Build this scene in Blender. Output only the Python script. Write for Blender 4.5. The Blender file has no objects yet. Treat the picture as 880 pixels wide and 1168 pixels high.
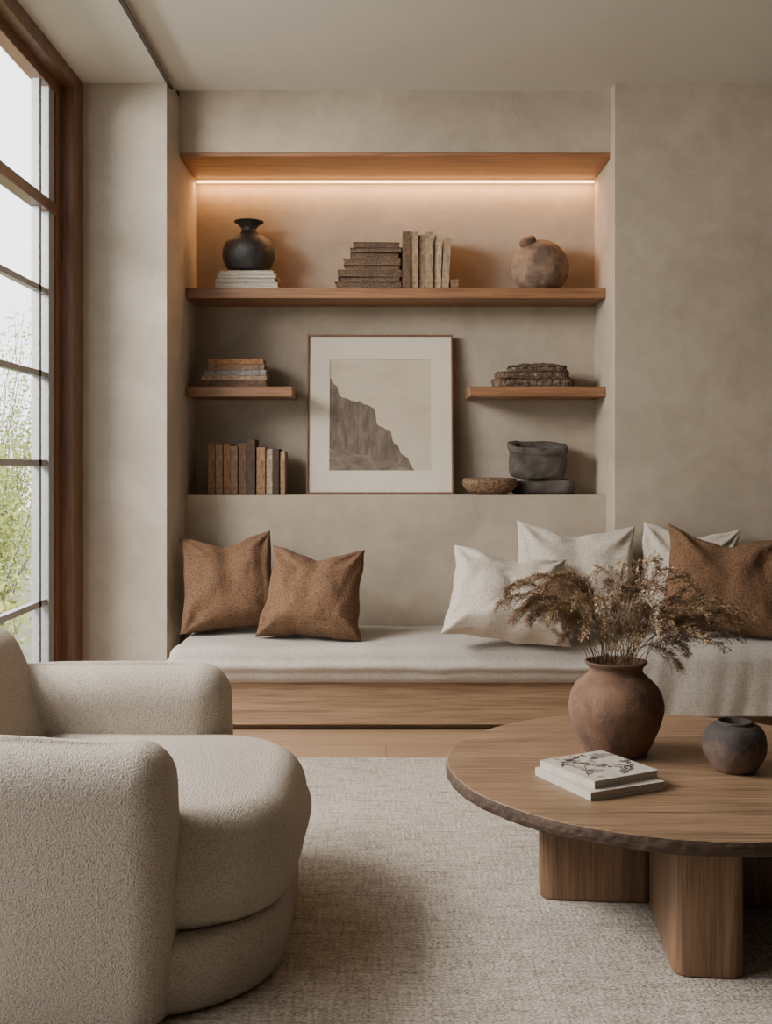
import bpy, bmesh, math, random
from mathutils import Vector, Matrix, Euler, noise
random.seed(7)
C = bpy.context.scene.collection
H = 1.35; F = 1250.0
# ------------------------------------------------------------ materials
def nt(name):
    m = bpy.data.materials.new(name); m.use_nodes = True
    t = m.node_tree; b = t.nodes['Principled BSDF']
    return m, t, b
def ramp(t, pts):
    r = t.nodes.new('ShaderNodeValToRGB'); e = r.color_ramp.elements
    while len(e) < len(pts): e.new(0.5)
    for i, (p, c) in enumerate(pts):
        e[i].position = p; e[i].color = (c[0], c[1], c[2], 1)
    return r
def coords(t, scale=(1, 1, 1), rot=(0, 0, 0)):
    tc = t.nodes.new('ShaderNodeTexCoord'); mp = t.nodes.new('ShaderNodeMapping')
    mp.inputs['Scale'].default_value = scale; mp.inputs['Rotation'].default_value = rot
    t.links.new(tc.outputs['Object'], mp.inputs['Vector']); return mp
def noi(t, mp, scale, detail=5, dist=0.0, rough=0.55):
    n = t.nodes.new('ShaderNodeTexNoise'); n.inputs['Scale'].default_value = scale
    n.inputs['Detail'].default_value = detail; n.inputs['Distortion'].default_value = dist
    n.inputs['Roughness'].default_value = rough
    t.links.new(mp.outputs[0], n.inputs['Vector']); return n
def bump(t, b, src, strength, dist=0.01, prev=None):
    bp = t.nodes.new('ShaderNodeBump'); bp.inputs['Strength'].default_value = strength
    bp.inputs['Distance'].default_value = dist
    t.links.new(src, bp.inputs['Height'])
    if prev: t.links.new(prev.outputs[0], bp.inputs['Normal'])
    t.links.new(bp.outputs[0], b.inputs['Normal']); return bp
def mixc(t, a, bb, fac, mode='MIX'):
    mx = t.nodes.new('ShaderNodeMix'); mx.data_type = 'RGBA'; mx.blend_type = mode
    for sock, v in ((6, a), (7, bb), (0, fac)):
        if hasattr(v, 'links') or hasattr(v, 'is_linked'): t.links.new(v, mx.inputs[sock])
        elif sock == 0: mx.inputs[0].default_value = v
        else: mx.inputs[sock].default_value = (*v, 1)
    return mx.outputs[2]
def sc(c, k): return tuple(x * k for x in c)

def plaster(name, c, k=0.16, s=1.3, fine=.7):
    m, t, b = nt(name); mp = coords(t)
    n1 = noi(t, mp, s, 7, 0.8, 0.6); n2 = noi(t, mp, 9, 6, 0.5); n3 = noi(t, mp, 70, 4)
    r = ramp(t, [(0.3, sc(c, 1 - k)), (0.5, c), (0.72, sc(c, 1 + k * 0.8))]); t.links.new(n1.outputs[0], r.inputs[0])
    r2 = ramp(t, [(0.3, (.86, .86, .86)), (0.7, (1.06, 1.06, 1.06))]); t.links.new(n2.outputs[0], r2.inputs[0])
    t.links.new(mixc(t, r.outputs[0], r2.outputs[0], fine, 'MULTIPLY'), b.inputs['Base Color'])
    b.inputs['Roughness'].default_value = 0.9
    p = bump(t, b, n2.outputs[0], 0.3*fine, 0.012); bump(t, b, n3.outputs[0], 0.2*fine, 0.003, p)
    return m
def wood(name, c, axis='x', dark=0.55, rough=0.5, g=1.0, var=1.0, fine=.7, fs=110):
    m, t, b = nt(name)
    s = {'x': (0.9, 12, 12), 'y': (12, 0.9, 12), 'z': (12, 12, 0.9)}[axis]
    s2 = {'x': (4, fs, fs), 'y': (fs, 4, fs), 'z': (fs, fs, 4)}[axis]
    n1 = noi(t, coords(t, s), g, 6, 1.4); n2 = noi(t, coords(t, s2), 1.0, 4, 0.3)
    r = ramp(t, [(0.28, sc(c, dark)), (0.45, sc(c, 0.85)), (0.6, c), (0.8, sc(c, 1.2 * var))])
    t.links.new(n1.outputs[0], r.inputs[0])
    r2 = ramp(t, [(0.36, (.55, .52, .48)), (0.58, (1.06, 1.06, 1.06))]); t.links.new(n2.outputs[0], r2.inputs[0])
    t.links.new(mixc(t, r.outputs[0], r2.outputs[0], fine, 'MULTIPLY'), b.inputs['Base Color'])
    b.inputs['Roughness'].default_value = rough
    bump(t, b, n2.outputs[0], 0.3, 0.002)
    return m
def fabric(name, c, scale=260, strength=0.5, var=0.12, dist=0.003, st=.25):
    m, t, b = nt(name); mp = coords(t)
    a = noi(t, coords(t, (st, 1, 1)), scale, 1); d = noi(t, coords(t, (1, 1, st)), scale, 1)
    big = noi(t, mp, 6, 4)
    mm = t.nodes.new('ShaderNodeMath'); mm.operation = 'ADD'
    t.links.new(a.outputs[0], mm.inputs[0]); t.links.new(d.outputs[0], mm.inputs[1])
    hv = t.nodes.new('ShaderNodeMath'); hv.operation = 'MULTIPLY'; hv.inputs[1].default_value = 0.5
    t.links.new(mm.outputs[0], hv.inputs[0])
    r = ramp(t, [(0.35, sc(c, 1 - var * 1.8)), (0.5, c), (0.65, sc(c, 1 + var))]); t.links.new(hv.outputs[0], r.inputs[0])
    r2 = ramp(t, [(0.3, (.94, .94, .94)), (0.7, (1.03, 1.03, 1.03))]); t.links.new(big.outputs[0], r2.inputs[0])
    t.links.new(mixc(t, r.outputs[0], r2.outputs[0], 1.0, 'MULTIPLY'), b.inputs['Base Color'])
    b.inputs['Roughness'].default_value = 0.95; b.inputs['Sheen Weight'].default_value = 0.1
    bump(t, b, hv.outputs[0], strength, dist); return m
def boucle(name, c):
    m, t, b = nt(name); mp = coords(t)
    n1 = noi(t, mp, 175, 1.5, 0.0, .5); n2 = noi(t, coords(t, (1, 1, 1), (.6, .4, .9)), 300, 1)
    mm = t.nodes.new('ShaderNodeMath'); mm.operation = 'ADD'
    t.links.new(n1.outputs[0], mm.inputs[0]); t.links.new(n2.outputs[0], mm.inputs[1])
    hv = t.nodes.new('ShaderNodeMath'); hv.operation = 'MULTIPLY'; hv.inputs[1].default_value = 0.5
    t.links.new(mm.outputs[0], hv.inputs[0])
    r = ramp(t, [(0.37, sc(c, .72)), (0.47, sc(c, .96)), (.60, sc(c, 1.10))]); t.links.new(hv.outputs[0], r.inputs[0])
    t.links.new(r.outputs[0], b.inputs['Base Color']); b.inputs['Roughness'].default_value = 1.0
    bump(t, b, hv.outputs[0], 1.0, 0.010)
    return m
def knit(name, c):
    m, t, b = nt(name)
    n = noi(t, coords(t, (90, 90, 240)), 1.0, 1.5, .3); n2 = noi(t, coords(t, (240, 240, 100)), 1.0, 1.5)
    mm = t.nodes.new('ShaderNodeMath'); mm.operation = 'ADD'; t.links.new(n.outputs[0], mm.inputs[0]); t.links.new(n2.outputs[0], mm.inputs[1])
    hv = t.nodes.new('ShaderNodeMath'); hv.operation = 'MULTIPLY'; hv.inputs[1].default_value = .5; t.links.new(mm.outputs[0], hv.inputs[0])
    src = hv.outputs[0]
    r = ramp(t, [(.37, sc(c, .45)), (.49, c), (.62, sc(c, 1.4))]); t.links.new(src, r.inputs[0])
    t.links.new(r.outputs[0], b.inputs['Base Color']); b.inputs['Roughness'].default_value = 1
    bump(t, b, src, 1.0, .008)
    return m
def clay(name, c, c2, s=9, rough=0.8, bs=0.4):
    m, t, b = nt(name); mp = coords(t)
    n = noi(t, mp, s, 8, 0.6, 0.65); n2 = noi(t, mp, 90, 4)
    r = ramp(t, [(0.32, c2), (0.6, c), (0.8, sc(c, 1.25))]); t.links.new(n.outputs[0], r.inputs[0])
    t.links.new(r.outputs[0], b.inputs['Base Color']); b.inputs['Roughness'].default_value = rough
    p = bump(t, b, n.outputs[0], bs, 0.01); bump(t, b, n2.outputs[0], 0.5, 0.004, p); return m
def flat(name, c, rough=0.7, var=0.1, s=30):
    m, t, b = nt(name); mp = coords(t); n = noi(t, mp, s, 5)
    r = ramp(t, [(0.3, sc(c, 1 - var)), (0.7, sc(c, 1 + var))]); t.links.new(n.outputs[0], r.inputs[0])
    t.links.new(r.outputs[0], b.inputs['Base Color']); b.inputs['Roughness'].default_value = rough
    bump(t, b, n.outputs[0], 0.15, 0.002); return m
def stripes(name, c, c2, axis, scale, rough=0.85, o=6):
    m, t, b = nt(name)
    s = [o, o, o]; s['xyz'.index(axis)] = scale
    n = noi(t, coords(t, tuple(s)), 1.0, 4, 0.3)
    r = ramp(t, [(0.38, c2), (0.6, c)]); t.links.new(n.outputs[0], r.inputs[0])
    t.links.new(r.outputs[0], b.inputs['Base Color']); b.inputs['Roughness'].default_value = rough
    bump(t, b, n.outputs[0], 0.6, 0.004); return m

M_wall = plaster('limewash_plaster', (0.375, 0.308, 0.237), .19)
M_pillar = plaster('limewash_plaster_pale', (0.46, 0.40, 0.325), 0.1)
M_ceil = plaster('ceiling_paint', (0.62, 0.575, 0.515), 0.02, fine=.15)
M_dark = plaster('plaster_low_bounce', (0.08, 0.066, 0.053))  # dark tone made up for the unseen walls to cut bounced light
M_oak = wood('oak_shelf', (0.28, 0.135, 0.062), 'x', 0.5)
M_bench = wood('oak_bench', (0.36, 0.232, 0.133), 'x', 0.75, 0.55, fine=.6)
M_tab = wood('oak_table', (0.265, 0.165, 0.093), 'x', 0.5, 0.5, 1.5, 1.1, fine=.9, fs=170)
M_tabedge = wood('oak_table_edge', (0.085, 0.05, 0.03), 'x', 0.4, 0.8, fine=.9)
M_leg = wood('oak_leg', (0.25, 0.143, 0.077), 'z', 0.5, fine=.8, fs=150)
M_win = wood('window_timber', (0.20, 0.095, 0.048), 'z', 0.6, 0.4)
M_winx = wood('window_timber_rail', (0.20, 0.095, 0.048), 'y', 0.6, 0.4)
M_munt = flat('grey_metal', (0.32, 0.33, 0.34), 0.4)
M_linen = fabric('linen_grey', (0.43, 0.385, 0.325), 300, 0.5, 0.14, .003)
M_white = fabric('linen_cream', (0.53, 0.46, 0.375), 240, 0.7, 0.18, .004)
M_brown = knit('woven_brown', (0.145, 0.077, 0.039))
M_brownrib = knit('nubby_brown', (0.15, 0.080, 0.040))
M_boucle = boucle('boucle_cream', (0.48, 0.412, 0.338))
M_frame = wood('frame_timber', (0.20, 0.095, 0.05), 'z', 0.6)

# ------------------------------------------------------------ helpers
def finish(name, bm, mat, smooth=False, parent=None, loc=(0, 0, 0), rot=(0, 0, 0), bev=0, seg=2, sub=0, **kw):
    bmesh.ops.recalc_face_normals(bm, faces=bm.faces)
    me = bpy.data.meshes.new(name); bm.to_mesh(me); bm.free()
    for m in (mat if isinstance(mat, (list, tuple)) else [mat]): me.materials.append(m)
    if smooth:
        for p in me.polygons: p.use_smooth = True
    o = bpy.data.objects.new(name, me); C.objects.link(o)
    o.location = loc; o.rotation_euler = rot
    if parent: o.parent = parent
    if bev:
        md = o.modifiers.new('bevel', 'BEVEL'); md.width = bev; md.segments = seg; md.limit_method = 'ANGLE'
    if sub:
        md = o.modifiers.new('sub', 'SUBSURF'); md.levels = sub; md.render_levels = sub
    for k, v in kw.items(): o[k] = v
    return o
def empty(name, loc, rot=(0, 0, 0), **kw):
    o = bpy.data.objects.new(name, None); o.empty_display_size = 0.05; C.objects.link(o)
    o.location = loc; o.rotation_euler = rot
    for k, v in kw.items(): o[k] = v
    return o
def box(bm, x0, x1, y0, y1, z0, z1, mi=0):
    vs = [bm.verts.new(p) for p in ((x0,y0,z0),(x1,y0,z0),(x1,y1,z0),(x0,y1,z0),(x0,y0,z1),(x1,y0,z1),(x1,y1,z1),(x0,y1,z1))]
    for f in ((0,3,2,1),(4,5,6,7),(0,1,5,4),(1,2,6,5),(2,3,7,6),(3,0,4,7)):
        fc = bm.faces.new([vs[i] for i in f]); fc.material_index = mi
def prism(bm, pts, z0, z1):
    a = [bm.verts.new((x, y, z0)) for x, y in pts]; b = [bm.verts.new((x, y, z1)) for x, y in pts]
    n = len(pts); bm.faces.new(a); bm.faces.new(b)
    for i in range(n): bm.faces.new((a[i], a[(i+1) % n], b[(i+1) % n], b[i]))
def boxes(name, lst, mat, **kw):
    bm = bmesh.new()
    for l in lst: box(bm, *l)
    return finish(name, bm, mat, **kw)
def lathe_bm(prof, seg=48, wob=0.0, seed=0, sq=0.0):
    bm = bmesh.new(); rings = []
    for r, z in prof:
        ring = []
        for i in range(seg):
            a = 2 * math.pi * i / seg
            k = 1 + wob * noise.noise(Vector((math.cos(a) * 1.3 + seed, math.sin(a) * 1.3, z * 9)))
            if sq: k *= 1 - sq + sq * 1.25 / ((abs(math.cos(a)))**4 + (abs(math.sin(a)))**4)**.25
            ring.append(bm.verts.new((r * k * math.cos(a), r * k * math.sin(a), z)))
        rings.append(ring)
    for a, b in zip(rings, rings[1:]):
        for i in range(seg): bm.faces.new((a[i], a[(i+1) % seg], b[(i+1) % seg], b[i]))
    bm.faces.new(rings[0]); bm.faces.new(rings[-1])
    return bm
def smoothprof(pts, n=6):
    out = []
    P = [pts[0]] + pts + [pts[-1]]
    for i in range(1, len(P) - 2):
        for k in range(n):
            t = k / n
            q = []
            for c in (0, 1):
                p0, p1, p2, p3 = P[i-1][c], P[i][c], P[i+1][c], P[i+2][c]
                q.append(0.5*((2*p1)+(-p0+p2)*t+(2*p0-5*p1+4*p2-p3)*t*t+(-p0+3*p1-3*p2+p3)*t**3))
            out.append((max(q[0], 0.001), q[1]))
    out.append(pts[-1]); return out
def rslab_bm(w, l, rad, z0, z1, ert, erb, crown=0.0, nc=10, ns=10, amp=0.0, seed=0.0, nl=7, bulge=0.0, fr=3.0):
    """rounded slab; rad = 4 corner radii (+x+y, -x+y, -x-y, +x-y)"""
    if not isinstance(rad, (list, tuple)): rad = [rad] * 4
    def foot(inset):
        pts = []
        cs = [(1, 1, 0), (-1, 1, 90), (-1, -1, 180), (1, -1, 270)]
        arcs = []
        for (sx, sy, a0), R in zip(cs, rad):
            r = max(R - inset, 0.002)
            cx = sx * (w/2 - inset - r); cy = sy * (l/2 - inset - r)
            arcs.append([(cx + r*math.cos(math.radians(a0+90*k/nc)), cy + r*math.sin(math.radians(a0+90*k/nc))) for k in range(nc+1)])
        for i in range(4):
            pts += arcs[i]; p = arcs[i][-1]; q = arcs[(i+1) % 4][0]
            for k in range(1, ns): pts.append((p[0]+(q[0]-p[0])*k/ns, p[1]+(q[1]-p[1])*k/ns))
        return pts
    lay = []
    for k in range(nl+1):
        a = math.pi/2*k/nl; lay.append((erb*(1-math.sin(a)), z0+erb*(1-math.cos(a))))
    for k in range(1, 8):
        t = k/8; lay.append((-bulge*math.sin(math.pi*t), z0+erb+(z1-ert-z0-erb)*t))
    for k in range(nl+1):
        a = math.pi/2*k/nl; lay.append((ert*(1-math.cos(a)), z1-ert+ert*math.sin(a)))
    bm = bmesh.new(); rings = []
    for ins, z in lay: rings.append([bm.verts.new((x, y, z)) for x, y in foot(ins)])
    top = foot(ert)
    for s in (0.93, 0.85, 0.75, 0.65, 0.55, 0.45, 0.35, 0.25, 0.1):
        rings.append([bm.verts.new((x*s, y*s, z1+crown*(1-s*s))) for x, y in top])
    n = len(rings[0])
    for a, b in zip(rings, rings[1:]):
        for i in range(n): bm.faces.new((a[i], a[(i+1) % n], b[(i+1) % n], b[i]))
    bm.faces.new(rings[0]); bm.faces.new(rings[-1])
    if amp:
        for v in bm.verts:
            d = noise.noise_vector(v.co * fr + Vector((seed, seed, 0))) * amp
            v.co += d if v.co.z > z0 + 0.02 else Vector((d.x, d.y, 0))
    return bm

# ------------------------------------------------------------ room shell
ZC = 3.44
S = dict(kind='structure')
bm = bmesh.new(); box(bm, -1.9, 3.4, -2.2, 6.9, -0.08, 0.0)
m, t, b = nt('floor_planks'); mp = coords(t)
br = t.nodes.new('ShaderNodeTexBrick'); br.inputs['Scale'].default_value = 1
br.inputs['Brick Width'].default_value = 2.6; br.inputs['Row Height'].default_value = 0.24; br.inputs['Mortar Size'].default_value = 0.002
br.inputs['Color1'].default_value = (.37,.235,.14,1); br.inputs['Color2'].default_value = (.34,.215,.125,1); br.inputs['Mortar'].default_value = (.16,.1,.06,1)
t.links.new(mp.outputs[0], br.inputs['Vector'])
ng = noi(t, coords(t, (3, 60, 1)), 1.0, 5, .5); rg = ramp(t, [(.3, (.8,.78,.76)), (.65, (1.05,1.05,1.05))]); t.links.new(ng.outputs[0], rg.inputs[0])
t.links.new(mixc(t, br.outputs[0], rg.outputs[0], 1.0, 'MULTIPLY'), b.inputs['Base Color']); b.inputs['Roughness'].default_value = .5
finish('floor', bm, m, **S)
boxes('ceiling', [(-1.17, 3.4, -2.2, 6.9, ZC, ZC+.1), (-1.9, -1.17, -2.2, 6.9, 3.41, ZC+.1)], M_ceil, **S)
boxes('trim_1', [(-1.182, -1.160, -2.2, 6.0, 3.402, 3.41)], flat('track_dark', (.07,.055,.045)), **S)
bm = bmesh.new()
box(bm, -1.155, 1.27, 6.13, 6.66, 3.10, ZC)           # header
box(bm, -1.16, 1.28, 6.655, 6.80, 0, 3.11)            # niche back
box(bm, -1.155, 1.27, 6.30, 6.66, 0, 1.174)           # lower wall
box(bm, 1.265, 3.4, 6.13, 6.80, 0, ZC)                # niche side
box(bm, 1.254, 3.4, 6.006, 6.14, 0, ZC)               # projecting wall
finish('wall_back', bm, M_wall, **S)
bm = bmesh.new()
prism(bm, [(-1.634, 5.92), (-1.184, 5.92), (-1.155, 6.13), (-1.152, 6.80), (-1.9, 6.80), (-1.9, 5.92)], 0, 3.41)
box(bm, -1.9, -1.634, -2.2, 5.92, 0, 0.06)
box(bm, -1.9, -1.634, -2.2, 1.2, 0.06, 3.41)
finish('wall_left', bm, M_pillar, **S)
boxes('wall_right', [(3.3, 3.4, -2.2, 6.9, 0, ZC)], M_dark, **S)
boxes('wall_front', [(-1.9, 3.4, -2.3, -2.2, 0, ZC)], M_dark, **S)
boxes('trim_2', [(-1.152, 1.264, 6.135, 6.60, 3.075, 3.10)], wood('oak_soffit', (0.32, 0.145, 0.06), 'x', 0.55), bev=.003, **S)
# window
win = boxes('window_1', [(-1.71, -1.634, 5.74, 5.92, 0.06, 3.41), (-1.71, -1.634, 1.2, 5.74, 3.33, 3.41),
        (-1.77, -1.70, 5.66, 5.76, 0.06, 3.35)], M_win, bev=.004, **S)
boxes('window_rail', [(-1.77, -1.70, 1.2, 5.66, 3.27, 3.34), (-1.77, -1.70, 1.2, 5.66, 2.635, 2.695), (-1.77, -1.70, 1.2, 5.66, 0.06, 0.14)], M_winx, parent=win, bev=.003)
mu = [(-1.76, -1.71, 5.56, 5.65, .14, 3.27), (-1.76, -1.72, 5.44, 5.475, .14, 3.27)]
yy = 4.62
while yy > 1.2: mu.append((-1.76, -1.715, yy, yy+.05, .14, 3.27)); yy -= .85
for z in (2.215, 1.79, 1.345, .64): mu.append((-1.755, -1.72, 1.2, 5.6, z, z+.03))
boxes('muntin', mu, M_munt, parent=win)
m, t, b = nt('window_glass')
gl = t.nodes.new('ShaderNodeBsdfGlossy'); gl.inputs['Roughness'].default_value = 0.02
tr = t.nodes.new('ShaderNodeBsdfTransparent'); mx = t.nodes.new('ShaderNodeMixShader'); mx.inputs[0].default_value = 0.05
t.links.new(tr.outputs[0], mx.inputs[1]); t.links.new(gl.outputs[0], mx.inputs[2]); t.links.new(mx.outputs[0], t.nodes['Material Output'].inputs[0])
boxes('glass_pane', [(-1.739, -1.735, 1.2, 5.66, .1, 3.3)], m, parent=win)

# ------------------------------------------------------------ shelves & LED
boxes('floating_shelf', [(-1.15, 1.263, 6.305, 6.652, 2.308, 2.368)], M_oak, bev=.004, label='long oak shelf spanning the plaster niche', category='shelf')
boxes('floating_shelf', [(-1.15, -.539, 6.305, 6.652, 1.742, 1.80)], M_oak, bev=.004, label='short oak shelf beside the framed picture, holding old books', category='shelf')
boxes('floating_shelf', [(.479, 1.263, 6.305, 6.652, 1.742, 1.80)], M_oak, bev=.004, label='short oak shelf holding rough bark-covered books', category='shelf')
m, t, b = nt('led_emitter'); b.inputs['Emission Color'].default_value = (1, .52, .19, 1); b.inputs['Emission Strength'].default_value = 8
b.inputs['Base Color'].default_value = (1, .8, .6, 1)
boxes('led_strip_light', [(-1.145, 1.258, 6.622, 6.634, 3.054, 3.066)], m, label='thin warm glowing light strip under the niche top', category='light')

# ------------------------------------------------------------ bench
bn = boxes('window_bench', [(-1.09, 3.0, 5.62, 6.0, .0, .0+.03), (-1.1, 3.0, 5.56, 6.003, .03, .244), (-1.1, 1.25, 6.0, 6.295, .0, .244)], M_bench, bev=.003,
           label='low built-in bench with pale oak front', category='bench')
finish('seat_cushion', rslab_bm(2.35, .80, [.05, .05, .06, .05], 0, .187, .065, .06, .006, 10, 44, amp=.010, seed=3, bulge=.028, fr=5), M_linen, smooth=True,
       parent=bn, loc=(.08, 5.895, .246), label='long grey-beige linen bench cushion')
finish('seat_cushion', rslab_bm(1.72, .48, [.05]*4, 0, .182, .055, .045, .008, amp=.008, seed=9, bulge=.012, fr=5), M_linen, smooth=True,
       parent=bn, loc=(2.12, 5.755, .246), label='soft linen bench cushion')
# draped throw
bm = bmesh.new(); nu, nv = 200, 110; g = []
for j in range(nv+1):
    v = j/nv; row = []
    for i in range(nu+1):
        u = i/nu; x = 1.17 + u*1.6
        s = v*0.92
        if s < .44: y = 5.95 - s; z = .437
        elif s < .60:
            a = (s-.44)/.16*math.pi/2; y = 5.51-.09*math.sin(a); z = .437-.09*(1-math.cos(a))
        else: y = 5.42; z = .347-(s-.60)*.80
        hang = max(0, min(1, (s-.40)/.4))
        f1 = noise.noise(Vector((x*5+s*1.2, s*.7, 3)))
        f2 = noise.noise(Vector((x*12+s*2, s*1.0, 9)))
        w = noise.noise(Vector((x*5+s*4, s*4-x*3, 1)))
        cr = max(0, 1-abs(noise.noise(Vector((x*3.0+s*3, s*2.5-x*2, 5))))*6)
        z += .018 + (w*.006+cr*.005)*(1-.8*hang)
        y -= (f1*.026+f2*.010+cr*.002)*hang + .022*hang + w*.002
        row.append(bm.verts.new((x+.012*f1, y, z)))
    g.append(row)
for j in range(nv):
    for i in range(nu): bm.faces.new((g[j][i], g[j][i+1], g[j+1][i+1], g[j+1][i]))
o = finish('linen_throw', bm, fabric('linen_throw', (.38,.335,.278), 260, .6, .16), smooth=True, label='rumpled grey-beige linen throw draped over the bench', category='throw')
sd = o.modifiers.new('s', 'SOLIDIFY'); sd.thickness = .006; sd.offset = 1

# ------------------------------------------------------------ pillows
def pillow(px, d, W, Hh, T, mat, rx, ry, rz, label, chop=0.0, seed=0, group=None, zb=.436, c=.10, skew=0, k2=.7, fo_k=1.2):
    n = 56; bm = bmesh.new()
    def P(u, v, s):
        x = u*W/2*(1-c*(1-v*v)*abs(u)**1.5)*(1+.06*(-v))
        z = v*Hh/2*(1-c*(1-u*u)*abs(v)**1.5)
        th = T/2*(max(0, (1-abs(u)**2.4))*max(0, (1-abs(v)**2.4)))**.45
        k = math.exp(-((u-skew)/.48)**2)*((v+1)/2)**2.4
        z -= chop*k
        th *= 1+.30*(-v)
        th *= 1-(.40*math.exp(-((u-skew)/.20)**2)*((v+1)/2)**2.2 if chop > .02 else 0)
        env = (1-u*u)*(1-v*v)
        fo = 0
        for cu, cv, fq in ((-1, 1, 7), (1, 1, 8), (-1, -1, 6), (1, -1, 7)):
            a = math.atan2(v-cv, u-cu); r = math.hypot(u-cu, v-cv)
            fo += math.sin(a*fq+seed+cu+2*noise.noise(Vector((u*2, v*2, seed))))*math.exp(-r/.6)*.018
        rg = max(0, 1-abs(noise.noise(Vector((u*1.4+seed, v*1.1+s, seed))))*3.2)*.012*k2
        rg += max(0, 1-abs(noise.noise(Vector((u*2.6-seed, v*1.9+s, seed*2))))*5)*.004*k2
        nn = noise.noise(Vector((u*1.7+seed, v*1.7, s*3)))*.020
        y = s*(th+(nn-rg)*min(1, env*2.5)+fo*fo_k*min(1, env*5))
        return (x+.014*noise.noise(Vector((v*2.6, seed, 1))), y, z+.014*noise.noise(Vector((u*2.6, seed, 5))))
    fr = {}; bk = {}
    for j in range(n+1):
        for i in range(n+1):
            u = math.sin((-1+2*i/n)*math.pi/2); v = math.sin((-1+2*j/n)*math.pi/2)
            u = (u+(-1+2*i/n))/2; v = (v+(-1+2*j/n))/2
            fr[i, j] = bm.verts.new(P(u, v, -1))
            bk[i, j] = fr[i, j] if i in (0, n) or j in (0, n) else bm.verts.new(P(u, v, 1))
    for j in range(n):
        for i in range(n):
            bm.faces.new((fr[i,j], fr[i+1,j], fr[i+1,j+1], fr[i,j+1]))
            q = [bk[i,j], bk[i,j+1], bk[i+1,j+1], bk[i+1,j]]
            try: bm.faces.new(q)
            except ValueError: pass
    R = Euler((math.radians(rx), math.radians(ry), math.radians(rz))).to_matrix()
    mz = min((R @ v.co).z for v in bm.verts)
    Ri = R.inverted()      # lowest corner presses into the soft seat: flatten it
    for v in bm.verts:
        w = R @ v.co
        if w.z < mz + .028: w.z = mz + .018 + (w.z-mz)*.36; v.co = Ri @ w
    mz += .018
    return finish('throw_pillow', bm, mat, smooth=True, loc=((px-440)*d/F, d, zb-mz), rot=[math.radians(a) for a in (rx, ry, rz)],
                  label=label, category='pillow', group=group or 'pillows on the bench')
pillow(261, 6.01, .535, .55, .30, M_brown, -17, -4, 8, 'rust-brown woven pillow leaning against the plaster wall', .05, 1, zb=.437)
pillow(358, 5.79, .535, .51, .31, M_brown, -22, 3, -8, 'rust-brown woven pillow in front of its twin', .05, 5, zb=.438)
pillow(655, 5.86, .68, .59, .25, M_white, -8, 3, 0, 'large cream linen pillow leaning against the wall', .04, 8, zb=.452)
pillow(579, 5.58, .63, .50, .28, M_white, -30, 9, 4, 'cream linen pillow slumped on the bench', .03, 12, zb=.437)
pillow(785, 5.88, .57, .56, .17, M_white, -8, 6, 3, 'cream linen pillow tucked behind a brown pillow', .03, 15, zb=.464)
pillow(826, 5.63, .64, .55, .26, M_brownrib, -20, 7, -6, 'rust-brown nubby pillow beside a cream pillow', .06, 21, zb=.466, skew=-.1)

# ------------------------------------------------------------ books
pagem = stripes('book_pages', (.50,.42,.31), (.33,.26,.18), 'x', 300)
pagemz = stripes('book_pages_flat', (.46,.37,.27), (.24,.18,.12), 'z', 300)
covers = {}
def cov(c):
    if c not in covers: covers[c] = flat('book_cloth_%d' % len(covers), c, .85, .5, 40)
    return covers[c]
bkc = [0]
def book(th, h, dp, c, loc, rot=(0,0,0), lying=False, label='old book', group='books', pages=None):
    e = empty('book', loc, rot, label=label, category='book', group=group)
    k = .0035
    if not lying:
        cs = [(-th/2, th/2, 0, .006, 0, h), (-th/2, -th/2+k, .006, dp, 0, h), (th/2-k, th/2, .006, dp, 0, h)]
        for zz in (.15, .3, .75, .88): cs.append((-th/2-.0008, th/2+.0008, -.002, .004, h*zz, h*zz+.005))
        pg = (-th/2+k, th/2-k, .005, dp-.006, .005, h-.007)
    else:
        cs = [(-h/2, h/2, 0, .006, 0, th), (-h/2, h/2, .006, dp, 0, k), (-h/2, h/2, .006, dp, th-k, th)]
        for zz in (.15, .3, .75, .88): cs.append((-h/2+h*zz, -h/2+h*zz+.005, -.002, .004, -.0003, th+.0003))
        pg = (-h/2+.006, h/2-.006, .005, dp-.006, k, th-k)
    if pages and lying:   # fore-edge towards the room
        cs = [(-h/2, h/2, dp-.006, dp, 0, th), (-h/2, h/2, 0, dp-.006, 0, k), (-h/2, h/2, 0, dp-.006, th-k, th)]
        pg = (-h/2+.005, h/2-.005, .005, dp-.006, k, th-k)
    bkc[0] += 1; sd_ = bkc[0]*3.7
    bmx = bmesh.new()
    for l in cs: box(bmx, *l)
    for v in bmx.verts:   # worn, slightly warped boards
        nz = noise.noise_vector(v.co*18+Vector((sd_, 0, 0)))
        if lying: v.co.x += nz.x*.009; v.co.y += nz.y*.005
        else: v.co.z += nz.z*.007*(v.co.z > .05); v.co.y += nz.y*.005
    finish('cover', bmx, cov(c), parent=e, bev=.0014, seg=2)
    boxes('pages', [pg], pages or (pagemz if lying else pagem), parent=e)
    return e
def bx(px, d): return (px-440)*d/F
def stack(items, z, d, group, pages=None):
    for (x0, x1, t, c, lab, yo, rz) in items:
        book(t-.0006, (x1-x0)*d/F, .21, c, (bx((x0+x1)/2, d), d-.09+yo, z), (0, 0, math.radians(rz)), True, lab, group, pages)
        z += t
    return z
def row(items, z, d, group):
    for i, (xc, w, h, c, lab, lean) in enumerate(items):
        book(w*d/F-.001, h, .19, c, (bx(xc, d), d-.08+(i*7 % 5)*.006-.012, z+abs(math.sin(math.radians(lean)))*w*d/F/2), (0, math.radians(lean), 0), False, lab, group)
wp = stripes('white_pages', (.58,.52,.44), (.36,.31,.26), 'z', 300)
W1 = (.50,.44,.37); W2 = (.33,.29,.25)
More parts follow.
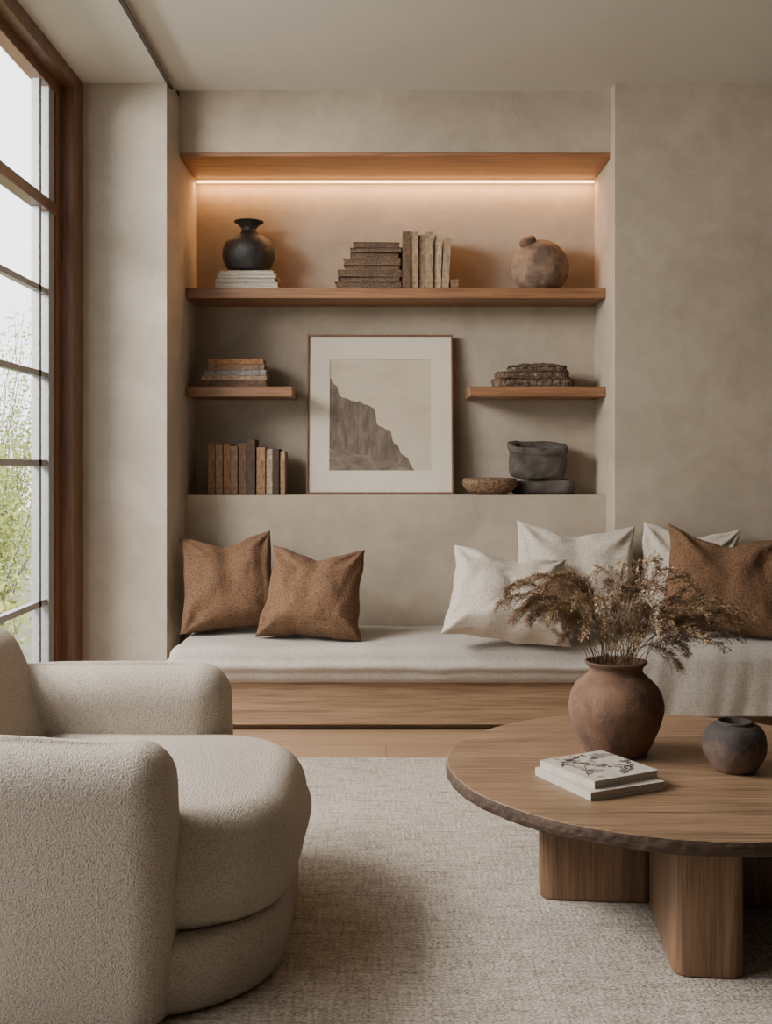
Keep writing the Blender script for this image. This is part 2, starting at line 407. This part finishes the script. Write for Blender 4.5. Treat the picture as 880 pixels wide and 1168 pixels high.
zt = stack([(247,319,.036,W1,'cream paperback at the bottom of a stack',0,0),(248,316,.026,W2,'grey paperback lying in a small stack',.0,1),(250,317,.024,W1,'cream paperback lying in a small stack',0,-1),(252,314,.02,W1,'cream paperback under the black vase',.0,0)], 2.3685, 6.43, 'pale books under the black vase', wp)
D2=(.12,.07,.04); D3=(.055,.035,.025); T1=(.29,.20,.125); T2=(.19,.118,.07); T3=(.36,.265,.175)
oldp = stripes('old_pages',(.18,.11,.065),(.035,.022,.014),'z',230, o=60)
stack([(383,458,.044,D2,'worn dark brown book lying flat',0,0),(388,456,.030,D3,'worn dark brown book lying flat',.01,-2),(386,458,.040,T2,'worn brown book lying flat',0,2),(393,456,.028,D2,'worn dark brown book lying flat',.01,-1),
       (392,457,.038,T2,'worn brown book lying flat',0,-2),(400,455,.032,D2,'worn dark brown book lying flat',0.01,2),(399,458,.030,D3,'worn dark brown book lying flat',0,-1),(404,456,.032,D2,'worn dark book topping a stack',0,3)], 2.3685, 6.45, 'stacked old books on the long shelf', oldp)
row([(463,9,.335,D2,'dark brown upright old book',0),(472,8,.335,T1,'tan old book standing upright',0),(480,8,.320,T2,'brown old book standing upright',0),(489,9,.333,T1,'tan old book standing upright',0),
     (498,8,.318,T3,'pale tan old book standing upright',1),(506.5,8,.30,T1,'tan upright old book leaning slightly',3)], 2.3685, 6.45, 'upright old books on the long shelf')
book(.045,.055,.17,T2,(bx(517,6.45),6.36,2.3685),(0,0,0),False,'small low brown book beside upright books','upright old books on the long shelf')
stack([(228,306,.04,D2,'dark brown book lying flat',0,0),(233,306,.028,T1,'tan cloth book lying flat',0,1),(236,305,.03,(.20,.19,.18),'grey cloth book lying flat',0,-1),(240,303,.034,T2,'brown cloth book lying flat',0,1),(239,302,.032,(.25,.12,.05),'rust-brown book topping a stack',0,0)], 1.8005, 6.45, 'stacked books on the short shelf')
row([(244,8,.30,(.18,.10,.055),'brown cloth book standing upright',0),(252,8,.292,(.25,.16,.09),'tan-brown cloth book standing upright',0),(260.5,8,.298,(.26,.145,.07),'ochre cloth book standing upright',0),(269,8,.285,T2,'brown cloth book standing upright',0),(278,9,.30,(.14,.085,.05),'dark brown book standing upright',0),
     (288,10,.32,(.08,.048,.033),'tall dark book standing upright',0),(299,10,.275,(.25,.15,.08),'brown leather book standing upright',0),(308,8,.265,T3,'pale tan book standing upright',0),(316,7,.268,D3,'dark thin book standing upright',0),(323,6,.255,(.30,.20,.11),'tan thin book standing upright',0)], 1.1745, 6.45, 'upright books on the plaster ledge')
# bark books : low, wide, ragged
barkm = clay('bark', (.14,.088,.053), (.03,.02,.013), 34, .95, .9)
barkp = stripes('bark_edge', (.19,.12,.072), (.035,.023,.015), 'x', 130, o=30)
z = 1.8005
for k, (x0, x1, th, rz) in enumerate([(560,654,.050,0),(564,648,.042,2),(578,646,.032,-2)]):
    w = (x1-x0)*6.45/F
    e = empty('book', (bx((x0+x1)/2, 6.45), 6.46, z), (0, 0, math.radians(rz)), label='rough bark-like handmade book in a stack', category='book', group='bark-covered books on the short shelf')
    for nm, z0, z1, ins, mt in (('cover', 0, .008, 0, barkm), ('pages', .008, th-.009, .008, barkp), ('cover', th-.009, th-.001, 0.004, barkm)):
        bmx = rslab_bm(w-ins*2, .24-ins*2, .05, z0, z1, .004, .004, .0 if nm == 'pages' or k < 2 or z0 == 0 else .022, 5, 40, 0)
        for v in bmx.verts:
            a = noise.noise(Vector((v.co.x*28+k*3, v.co.y*28, v.co.z*60)))*.009; v.co.x += a; v.co.y += a
            if v.co.z > .012 and nm == 'cover' and k == 2: v.co.z += .008*noise.noise(v.co*30)
        finish(nm, bmx, mt, smooth=False, parent=e)
    z += th

# ------------------------------------------------------------ pottery
def pot(name, prof, loc, mats, label, cat, rot=(0,0,0), wob=.02, n=6, split=None, seg=56, seed=0, sy=1, k=1, rough=0):
    bmx = lathe_bm(smoothprof(prof, n), seg, wob, seed)
    for v in bmx.verts:
        v.co.y *= sy; v.co *= k
        if rough:
            dz = noise.noise_vector(v.co*22)*rough
            v.co += dz if v.co.z > .01 else Vector((dz.x, dz.y, 0))
    if split is not None:
        for f in bmx.faces:
            if split(f.calc_center_median()): f.material_index = 1
    return finish(name, bmx, mats, smooth=True, loc=loc, rot=rot, label=label, category=cat)
M_black = clay('black_clay', (.03,.026,.024), (.010,.009,.009), 26, .5, .6)
pot('vase', [(.07,0),(.115,.015),(.147,.07),(.154,.12),(.140,.175),(.100,.215),(.060,.235),(.045,.248),(.046,.268),(.068,.292),(.086,.302),(.082,.308),(.05,.29),(.035,.26),(.03,.2)],
    (bx(283,6.43), 6.46, zt+.001), M_black, 'round black ceramic vase with flared neck on pale books', 'vase')
M_sand = clay('sand_clay', (.22,.145,.095), (.075,.048,.033), 13, .95, 1.0)
rp = pot('clay_jar', [(.06,0),(.11,.012),(.157,.07),(.17,.14),(.155,.21),(.115,.26),(.07,.29),(.05,.297),(.045,.29),(.03,.27)], (bx(616,6.45), 6.47, 2.3695), M_sand, 'round weathered clay jar with small stubby lid', 'jar', wob=.03, rough=.004)
bmx = lathe_bm(smoothprof([(.045,0),(.05,.02),(.047,.045),(.03,.055),(.001,.057)], 4), 30, .05)
finish('lid', bmx, clay('lid_clay', (.13,.07,.04), (.06,.035,.02)), smooth=True, parent=rp, loc=(-.065, -.04, .262), rot=(.3, -.45, 0))
M_wov = stripes('woven_bowl', (.24,.14,.075), (.06,.035,.018), 'z', 160, o=60)
pot('bowl', [(.08,0),(.13,.02),(.158,.055),(.160,.085),(.150,.096),(.11,.099),(.05,.100),(.001,.098)], (bx(559,6.42), 6.415, 1.1745), M_wov, 'shallow brown woven bowl with lid', 'bowl', wob=.06, sy=.68)
M_stone = clay('dark_stone', (.095,.078,.064), (.04,.033,.028), 8, .9, .7)
bmx = rslab_bm(.385, .19, .085, 0, .085, .035, .03, .0, 8, 8, .016, 5, fr=9); finish('stone', bmx, M_stone, smooth=True, loc=(bx(621,6.5), 6.54, 1.1745), label='flat dark grey stone under the dark pot', category='stone')
# boxy, hollowed stone vessel
bmx = lathe_bm(smoothprof([(.112,0),(.138,.010),(.146,.045),(.146,.10),(.147,.145),(.154,.162),(.153,.184),(.142,.192),(.120,.188),(.108,.172),(.098,.13),(.082,.09),(.001,.075)], 5), 72, .05, 4, sq=.65)
for v in bmx.verts:
    v.co.y *= .58; v.co.z -= .04*v.co.x*(v.co.z/.2); v.co += noise.noise_vector(v.co*9)*.008+noise.noise_vector(v.co*30)*.003
rt = .26
mz = min((Matrix.Rotation(rt, 3, 'X') @ v.co).z for v in bmx.verts)
finish('stone_pot', bmx, clay('dark_pot', (.10,.083,.068), (.032,.027,.023), 12, .9, 1.0), smooth=True, loc=(bx(613,6.50), 6.545, 1.263-mz), rot=(rt, 0, 0), label='boxy dark rough hollowed stone vessel resting on a stone', category='pot')

# ------------------------------------------------------------ framed picture
d = 6.50; k = d/F
fx = bx(433, d); fw = 168*k; fh = 185*k
fr = empty('framed_picture', (fx, 6.505, 1.1755), (math.radians(-6), 0, 0), label='framed sepia cliff print with wide cream mat leaning on the wall', category='picture')
tb = .011
boxes('frame', [(-fw/2, -fw/2+tb, -.012, .018, 0, fh), (fw/2-tb, fw/2, -.012, .018, 0, fh), (-fw/2+tb, fw/2-tb, -.012, .018, 0, tb), (-fw/2+tb, fw/2-tb, -.012, .018, fh-tb, fh), (-fw/2+tb, fw/2-tb, .010, .016, tb, fh-tb)], M_frame, parent=fr, bev=.002)
ax0, ax1 = (375-433)*k, (492-433)*k; az0, az1 = (561-534)*k, (561-405)*k
boxes('mat', [(-fw/2+tb, ax0, 0, .006, tb, fh-tb), (ax1, fw/2-tb, 0, .006, tb, fh-tb), (ax0, ax1, 0, .006, tb, az0), (ax0, ax1, 0, .006, az1, fh-tb)], flat('mat_board', (.60,.53,.43), .9, .03), parent=fr)
m1, t, b = nt('print_sky'); n1 = noi(t, coords(t, (1, 1, 3)), 3, 4); r = ramp(t, [(.3, (.44,.365,.27)), (.7, (.54,.46,.355))]); t.links.new(n1.outputs[0], r.inputs[0]); t.links.new(r.outputs[0], b.inputs['Base Color']); b.inputs['Roughness'].default_value = .8
def rock(nm, k_, s_, rot=(0,0,0)):
    m2, t, b = nt(nm); n1 = noi(t, coords(t, s_, rot), 1.0, 12, .4, .66)
    r = ramp(t, [(.30, sc((.07,.052,.038), k_)), (.46, sc((.125,.093,.068), k_)), (.58, sc((.165,.127,.093), k_)), (.76, sc((.24,.19,.14), k_))]); t.links.new(n1.outputs[0], r.inputs[0]); t.links.new(r.outputs[0], b.inputs['Base Color']); b.inputs['Roughness'].default_value = .8; return m2
m2 = rock('print_cliff', .95, (24, 1, 8), (0, .35, 0)); m4 = rock('print_scree', 1.12, (10, 1, 24), (0, .4, 0))
bm = bmesh.new()
q = [bm.verts.new(p) for p in ((ax0, .004, az0), (ax1, .004, az0), (ax1, .004, az1), (ax0, .004, az1))]; bm.faces.new(q)
# stepped, eroded outline with steep faces
out0 = [(375,427),(378,428),(380,434),(384,437),(386,446),(389,449),(394,450),(400,453),(404,454),(410,453),(414,457),(421,459),(426,462),(428,468),(429,479),(432,482),(437,484),(440,486),(443,488),(446,490),(448,500),(450,504),(454,505),(457,514),(461,517),(465,519),(468,527),(473,534)]
rr_ = random.Random(3); out = []
for (a, b_) in zip(out0, out0[1:]):
    out.append(a); out.append(((a[0]+b_[0])/2+rr_.uniform(-.3,.3), (a[1]+b_[1])/2+rr_.uniform(-.6,.6)))
out.append(out0[-1])
def poly(pts, y, mi):
    tv = [bm.verts.new(((x-433)*k, y, (561-yy_)*k)) for x, yy_ in pts]
    bv = [bm.verts.new((v.co.x, y, az0)) for v in tv[:-1]]
    for i in range(len(tv)-2): bm.faces.new((bv[i], bv[i+1], tv[i+1], tv[i])).material_index = mi
    bm.faces.new((bv[-1], tv[-1], tv[-2])).material_index = mi
poly(out, .0034, 1)
poly([(375,508),(384,511),(396,510),(408,516),(420,516),(434,521),(448,523),(460,529),(470,534)], .0026, 2)
finish('print', bm, [m1, m2, m4], parent=fr, label='sepia print of a rocky cliff')

# ------------------------------------------------------------ rug
m, t, b = nt('rug_wool')
n1 = noi(t, coords(t, (9, 50, 1)), 1.0, 6, .6, .75); n2 = noi(t, coords(t), 1.7, 5, .5); n3 = noi(t, coords(t, (85, 150, 1)), 1.0, 3); n4 = noi(t, coords(t, (90, 10, 1)), 1.0, 3)
r = ramp(t, [(.33, (.38,.325,.26)), (.48, (.55,.485,.405)), (.66, (.68,.61,.525))]); t.links.new(n1.outputs[0], r.inputs[0])
r2 = ramp(t, [(.3, (.88,.87,.86)), (.7, (1.04,1.04,1.04))]); t.links.new(n2.outputs[0], r2.inputs[0])
r3 = ramp(t, [(.34, (.48,.45,.42)), (.56, (1.1,1.1,1.1))]); t.links.new(n3.outputs[0], r3.inputs[0])
r4 = ramp(t, [(.34, (.72,.70,.67)), (.56, (1.05,1.05,1.05))]); t.links.new(n4.outputs[0], r4.inputs[0])
c1 = mixc(t, mixc(t, r.outputs[0], r2.outputs[0], 1., 'MULTIPLY'), r3.outputs[0], .8, 'MULTIPLY')
t.links.new(mixc(t, c1, r4.outputs[0], .7, 'MULTIPLY'), b.inputs['Base Color'])
b.inputs['Roughness'].default_value = 1
p = bump(t, b, n3.outputs[0], 1.0, .010); bump(t, b, n1.outputs[0], .6, .008, p)
bm = bmesh.new(); box(bm, -1.5, 2.8, .3, 5.0, 0.001, .014)
finish('rug', bm, m, bev=.005, label='large woven beige wool rug with nubby texture', category='rug')
RZ = .0145

# ------------------------------------------------------------ armchair
ch = empty('armchair', (-.85, 3.2, RZ), label='rounded cream boucle armchair facing the coffee table', category='armchair')
def part(nm, bm, x, y, z, rot=(0,0,0), **kw):
    return finish(nm, bm, M_boucle, smooth=True, parent=ch, loc=(x+.85, y-3.2, z), rot=rot, **kw)
part('base', rslab_bm(1.07, 1.04, [.33, .2, .1, .35], 0, .185, .03, .035, 0, 16, 10, .003, 1, bulge=.004), -.805, 3.135, .0)
part('seat_cushion', rslab_bm(.905, 1.0, [.32, .1, .1, .34], 0, .30, .115, .085, .034, 18, 12, .008, 4, bulge=.016, nl=9), -.695, 3.17, .160)
part('armrest', rslab_bm(.99, .24, [.09, .1, .1, .09], 0, .66, .105, .03, .012, 10, 10, .010, 2, bulge=.006), -1.01, 2.675, .0)
part('armrest', rslab_bm(.86, .26, [.11, .1, .1, .11], 0, .66, .115, .03, .012, 10, 10, .010, 6, bulge=.008), -.955, 3.71, .0)
part('backrest', rslab_bm(.28, 1.12, [.12, .12, .12, .12], 0, .80, .13, .05, .012, 10, 10, .008, 7, bulge=.015), -1.14, 3.2, .04, (0, math.radians(-18), 0))

# ------------------------------------------------------------ coffee table
TX, TY, TR = .905, 3.46, .715
ct = empty('coffee_table', (TX, TY, RZ), label='round oak coffee table on crossed slab legs', category='coffee table')
tz = .405
bm = bmesh.new(); rings = []
pf = [(.93, 0.0), (.985, .004), (.996, .010), (1.0, .022), (.999, .036), (.995, .0445), (.988, .047)]
for s, z in pf:
    ring = []
    for i in range(240):
        a = 2*math.pi*i/240; w = 1+.005*noise.noise(Vector((math.cos(a)*3, math.sin(a)*3, z*10)))+(.0042*noise.noise(Vector((math.cos(a)*22, math.sin(a)*22, z*50))) if s > .95 and z < .045 else 0)
        ring.append(bm.verts.new((TR*s*w*math.cos(a), TR*s*w*math.sin(a), z)))
    rings.append(ring)
for j, (a, b2) in enumerate(zip(rings, rings[1:])):
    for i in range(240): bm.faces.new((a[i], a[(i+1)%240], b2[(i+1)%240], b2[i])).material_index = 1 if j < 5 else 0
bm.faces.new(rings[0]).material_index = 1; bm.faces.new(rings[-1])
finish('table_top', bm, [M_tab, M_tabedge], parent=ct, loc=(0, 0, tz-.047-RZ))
for nm, w, l, x, y in (('leg', .345, .17, -.235, -.035), ('leg', .36, .17, .265, -.035), ('leg', .185, .49, 0.01, -.35), ('leg', .18, .40, .01, .26)):
    finish(nm, rslab_bm(w, l, .042, 0, tz-.048-RZ, .004, .008, 0, 8, 4), M_leg, smooth=True, parent=ct, loc=(x*math.cos(.1)-y*math.sin(-.10)-.015, y*math.cos(.1)+x*math.sin(-.10)-.02, 0), rot=(0, 0, -.10))
TZ = tz
# magazines
ink = flat('ink', (.075,.065,.056), .6, .5, 60)
ink2 = flat('ink_wash', (.22,.195,.168), .6, .4, 40)
def mag(x, y, z, w, l, th, rz, cm, label, sketch=False):
    e = empty('magazine', (x, y, z), (0, 0, math.radians(rz)), label=label, category='magazine', group='magazines on the coffee table')
    bmx = bmesh.new()
    for l_ in [(-w/2, w/2, -l/2, l/2, th-.002, th), (-w/2, w/2, -l/2, l/2, 0, .002), (-w/2, -w/2+.002, -l/2, l/2, .002, th-.002)]: box(bmx, *l_)
    if sketch:   # inked branches with leaves printed on the cover
        rn = random.Random(11); zz = th+.0006
        def stroke(pts, wd):
            pv = None
            for i, p in enumerate(pts):
                dr = (pts[min(i+1, len(pts)-1)]-pts[max(i-1, 0)]).normalized(); n_ = Vector((-dr.y, dr.x))*wd*(1-.7*i/len(pts))
                a = bmx.verts.new((p.x-n_.x, p.y-n_.y, zz)); b_ = bmx.verts.new((p.x+n_.x, p.y+n_.y, zz))
                if pv: bmx.faces.new((pv[0], a, b_, pv[1])).material_index = 1
                pv = (a, b_)
        def leaf(p, ang, L, mi=1, z_=None):
            dr = Vector((math.cos(ang), math.sin(ang))); n_ = Vector((-dr.y, dr.x)); vs = []
            for s_, w_ in ((0,0),(.3,.22),(.65,.2),(1,0),(.65,-.16),(.3,-.2)):
                q_ = p+dr*L*s_+n_*L*w_; vs.append(bmx.verts.new((max(-w/2+.004, min(w/2-.004, q_.x)), max(-l/2+.004, min(l/2-.004, q_.y)), z_ or zz)))
            try: bmx.faces.new(vs).material_index = mi
            except ValueError: pass
        for i in range(26): leaf(Vector((rn.uniform(-.09,.09), rn.uniform(-.10,.10))), rn.uniform(0, 6.28), rn.uniform(.03,.06), 2, th+.0003+i*.000008)
        for (x0, y0, x1, y1, cv) in ((-.10,-.08,.09,.09,.03),(-.06,.11,.07,-.06,-.03),(-.11,.03,.02,.10,.02),(.0,-.11,.10,.0,-.02)):
            P0, P1 = Vector((x0, y0)), Vector((x1, y1)); nn_ = Vector((-(y1-y0), x1-x0)).normalized()
            pts = [P0.lerp(P1, i/14)+nn_*cv*math.sin(math.pi*i/14)+Vector((rn.gauss(0,.0012), rn.gauss(0,.0012))) for i in range(15)]
            stroke(pts, .0014)
            for i in range(1, 15):
                for sg in (-1, 1):
                    if rn.random() < .7: leaf(pts[i], math.atan2(y1-y0, x1-x0)+sg*rn.uniform(.4, 1.2), rn.uniform(.010, .028))
    finish('cover', bmx, [cm, ink, ink2], parent=e)
    boxes('pages', [(-w/2+.002, w/2-.003, -l/2+.003, l/2-.003, .002, th-.002)], wp, parent=e)
mag(.632, 3.26, TZ+.0005, .26, .285, .024, 25, flat('mag_white', (.48,.435,.37), .5, .06), 'thick cream magazine at the bottom of the pair')
mag(.634, 3.277, TZ+.025, .24, .255, .022, 29, flat('mag_cream', (.47,.425,.36), .5, .12, 20), 'cream magazine with dark sketched botanical cover', True)
# terracotta vase
M_terra = clay('terracotta', (.19,.105,.063), (.085,.046,.029), 9, .95, 1.0)
VX, VY = .755, 3.60
pot('vase', [(.085,0),(.10,.006),(.13,.06),(.150,.125),(.152,.17),(.135,.215),(.105,.245),(.088,.26),(.086,.275),(.098,.29),(.100,.297),(.092,.297),(.078,.275),(.078,.25),(.09,.2)], (VX, VY, TZ+.0005), M_terra, 'brown terracotta vase holding dried grasses', 'vase', k=1.01, wob=.03, rough=.0015)
m, t, b = nt('pot_glaze'); mp = coords(t); sx = t.nodes.new('ShaderNodeSeparateXYZ'); t.links.new(mp.outputs[0], sx.inputs[0])
n = noi(t, mp, 16, 7, .5, .7); ad = t.nodes.new('ShaderNodeMath'); ad.operation = 'MULTIPLY_ADD'; ad.inputs[1].default_value = 4.0
t.links.new(sx.outputs[2], ad.inputs[0]); t.links.new(n.outputs[0], ad.inputs[2])
r = ramp(t, [(.55, (.14,.088,.06)), (.8, (.105,.071,.052)), (.93, (.05,.040,.034)), (1.0, (.055,.045,.039))]); t.links.new(ad.outputs[0], r.inputs[0]); t.links.new(r.outputs[0], b.inputs['Base Color'])
b.inputs['Roughness'].default_value = .85; p = bump(t, b, n.outputs[0], .9, .010)
pot('pot', [(.05,0),(.068,.006),(.095,.05),(.102,.09),(.094,.125),(.074,.146),(.058,.152),(.056,.160),(.048,.160),(.044,.148),(.036,.12),(.001,.11)], (1.078, 3.39, TZ+.0005),
    m, 'small round rough grey-brown clay pot with narrow mouth', 'pot', seed=3, k=.95, wob=.04, rough=.002)

# ------------------------------------------------------------ dried grasses
bq = empty('dried_grass_bouquet', (VX, VY, TZ+.05), label='bunch of dried brown grasses standing in the terracotta vase', category='dried plant')
gm = []
for i, c in enumerate([(.27,.175,.10), (.36,.25,.152), (.20,.125,.07), (.44,.335,.22)]):
    gm.append(flat('dried_grass_%d' % i, c, .9, .35, 120))
def ribbon(bm, pts, w, side):
    prev = None
    for i, p in enumerate(pts):
        ww = w*(1-.8*i/(len(pts)-1)); a = bm.verts.new(p-side*ww/2); b = bm.verts.new(p+side*ww/2)
        if prev: bm.faces.new((prev[0], prev[1], b, a))
        prev = (a, b)
def plume(tip, mat, dens, ln, seed, nm='grass_plume', droop=.35, start=.5, heads=False):
    rnd = random.Random(seed); bm = bmesh.new()
    m0 = Vector((rnd.uniform(-.05,.05)+max(-.045, min(.045, tip.x*.14)), rnd.uniform(-.045,.045), .235))
    b0 = Vector((-m0.x*.5, -m0.y*.5, .02))
    tip = Vector(tip); up = Vector((m0.x+tip.x*.35, m0.y+tip.y*.35, max(tip.z, .3)+.10*droop*2))
    def bez(t): return (1-t)**3*m0+3*(1-t)**2*t*(m0*.6+up*.4+Vector((0,0,.03)))+3*(1-t)*t*t*(up*.55+tip*.45+Vector((0,0,.05)))+t**3*tip
    N = 24; path = [b0, b0.lerp(m0, .5)]+[bez(i/N) for i in range(N+1)]
    for s in (Vector((1,0,0)), Vector((0,1,0))): ribbon(bm, path, .0036, s)
    for k in range(dens):
        t = start+(1-start)*rnd.random(); p = bez(t); tg = (bez(min(1, t+.03))-bez(t-.03)).normalized()
        rv = Vector((rnd.gauss(0,1), rnd.gauss(0,1), rnd.gauss(0,1))).normalized()
        L = ln*(1.15-.75*(t-start)/(1-start))*rnd.uniform(.5, 1.1)
        dr = (tg*1.4+rv*.75).normalized(); side = dr.cross(Vector((rnd.gauss(0,1), rnd.gauss(0,1), rnd.gauss(0,1)))).normalized()
        pts = [p+dr*L*s+Vector((0,0,-1))*L*(.5 if not heads else .1)*s*s for s in (0, .35, .7, 1)]
        ribbon(bm, pts, .0016 if not heads else .0020, side)
        for s in ((.3, .45, .6, .75, .9, 1.0) if not heads else (.55, .7, .85, .95, 1.0, 1.0)):
            q = pts[0].lerp(pts[-1], s)+Vector((0,0,.1*L*(1-s)))
            dd = (dr+Vector((rnd.gauss(0,.4), rnd.gauss(0,.4), rnd.gauss(0,.4)))).normalized()
            w = .0022 if not heads else .0036
            sd = dd.cross(side).normalized()
            l2 = .014 if not heads else .009
            vs = [bm.verts.new(q), bm.verts.new(q+dd*l2*.5+sd*w/2), bm.verts.new(q+dd*l2), bm.verts.new(q+dd*l2*.5-sd*w/2)]; bm.faces.new(vs)
    finish(nm, bm, mat, parent=bq)
def T(px, py, dy=0): 
    dd = VY+dy
    return Vector(((px-440)*dd/F-VX, dy, H-(py-530)*dd/F-(TZ+.05)))
tips = [(570,688,-.02),(578,674,.05),(590,666,-.08),(586,702,.02),(604,704,-.1),(612,680,.1),(622,666,0),(640,662,.08),(628,702,-.12),(600,690,0)]
for i, (x, y, dy) in enumerate(tips): plume(T(x, y, dy), gm[(0, 2, 1)[i % 3]], 170, .065, i, droop=.45, start=.38)
tips = [(655,690,-.1),(665,668,.05),(680,655,.0),(694,668,-.1),(700,690,.12),(712,700,-.15),(722,684,.02),(735,664,.08),(748,644,0),(756,672,-.1),(770,654,.1),(780,690,-.05),
        (795,674,.05),(806,700,-.12),(822,688,.05),(842,704,0),(852,716,.06),(830,722,-.08),(804,730,-.16),(784,742,.0),(752,724,-.18),(690,715,-.18),(665,722,-.15),(640,728,-.05),(725,735,-.2),(774,760,-.05),(826,738,.02),(700,735,-.2),(736,705,-.05),(760,700,.08),(676,700,0),(790,715,0),
        (745,690,-.12),(715,675,-.05),(768,720,-.12),(816,712,-.02),(705,710,-.08),(730,720,-.14),(685,690,-.12),(650,712,-.1),(785,662,0),(846,726,0),(856,702,.02),(836,692,-.06),(708,652,.05),(728,648,.0)]
for i, (x, y, dy) in enumerate(tips): plume(T(x, y, dy), gm[(1, 0, 3, 2, 1, 2)[i % 6]], 75, .058, 50+i, droop=.2, start=.42, heads=(i % 2 == 0))

# ------------------------------------------------------------ outdoors
boxes('ground', [(-40, -1.95, -8, 40, -.5, -.35)], flat('grass_ground', (.22,.23,.15), .9, .3, 3), kind='structure')
lm = [flat('leaf_%d' % i, c, .6, .3, 3) for i, c in enumerate([(.38,.43,.10), (.28,.35,.08), (.46,.48,.14)])]
bark = flat('twig_bark', (.20,.15,.11), .9, .3)
for i, (x, y, hh, rad, n) in enumerate([(-3.4,9.4,1.5,.6,3600),(-4.3,11.6,1.9,.8,3600),(-2.9,7.6,.7,.45,1800),(-5.2,14.4,3.2,1.0,2600),(-6.9,18,3.6,1.5,2400)]):
    rnd = random.Random(i+90); e = empty('shrub', (x, y, -.36), label='sunlit yellow-green shrub outside the window', category='shrub', group='garden shrubs')
    bt = bmesh.new(); bl = bmesh.new()
    for s in range(26):
        a = rnd.random()*6.28; R = rad*rnd.random()**.5; tip = Vector((R*math.cos(a), R*math.sin(a), (hh+.36)*rnd.uniform(.55, 1.12)))
        pts = [Vector((0,0,0)), tip*.4+Vector((0,0,.1*hh)), tip*.75+Vector((rnd.gauss(0,.05), rnd.gauss(0,.05), .05)), tip]
        for sdv in (Vector((1,0,0)), Vector((0,1,0))): ribbon(bt, pts, .018, sdv)
        for q in range(n//26):
            t_ = rnd.uniform(.15, 1)**.8; p = tip*t_+Vector((rnd.gauss(0,.11), rnd.gauss(0,.11), rnd.gauss(0,.11)))*(.4+rad*.6)
            if p.z < .02: continue
            u = Vector((rnd.gauss(0,1), rnd.gauss(0,1), rnd.gauss(0,1))).normalized()*.03; w = u.cross(Vector((rnd.gauss(0,1), rnd.gauss(0,1), rnd.gauss(0,1)))).normalized()*.014
            bl.faces.new([bl.verts.new(p-u), bl.verts.new(p+w), bl.verts.new(p+u), bl.verts.new(p-w)])
    finish('branches', bt, bark, parent=e); finish('foliage', bl, lm[i % 3], parent=e)

# ------------------------------------------------------------ light
w = bpy.data.worlds.new('World'); bpy.context.scene.world = w; w.use_nodes = True
bg = w.node_tree.nodes['Background']; bg.inputs[0].default_value = (.95, .972, 1.0, 1); bg.inputs[1].default_value = 4.0
def area(name, loc, rot, sx, sy, power, col, portal=False):
    l = bpy.data.lights.new(name, 'AREA'); l.shape = 'RECTANGLE'; l.size = sx; l.size_y = sy; l.energy = power; l.color = col
    if portal: l.cycles.is_portal = True
    o = bpy.data.objects.new(name, l); C.objects.link(o); o.location = loc; o.rotation_euler = rot; return o
area('window_portal', (-1.80, 3.5, 1.7), (0, math.radians(-90), 0), 3.3, 4.8, 1, (1,1,1), True)
area('added_window_fill', (-3.2, 3.6, 3.0), (0, math.radians(-56), 0), 1.1, 2.6, 450, (1, .955, .90))  # added lamp outside the window, out of view, strengthens the daylight
area('shelf_glow', (.055, 6.605, 3.054), (0, 0, 0), 2.38, .012, 12.5, (1, .50, .19))
# ------------------------------------------------------------ camera
cd = bpy.data.cameras.new('camera'); cam = bpy.data.objects.new('camera', cd); C.objects.link(cam)
cam.location = (0, 0, H); cam.rotation_euler = (math.radians(90), 0, 0)
cd.sensor_fit = 'VERTICAL'; cd.sensor_height = 36; cd.sensor_width = 36; cd.lens = F*36/1168; cd.shift_y = -54/1168
cd.clip_start = .05
bpy.context.scene.camera = cam
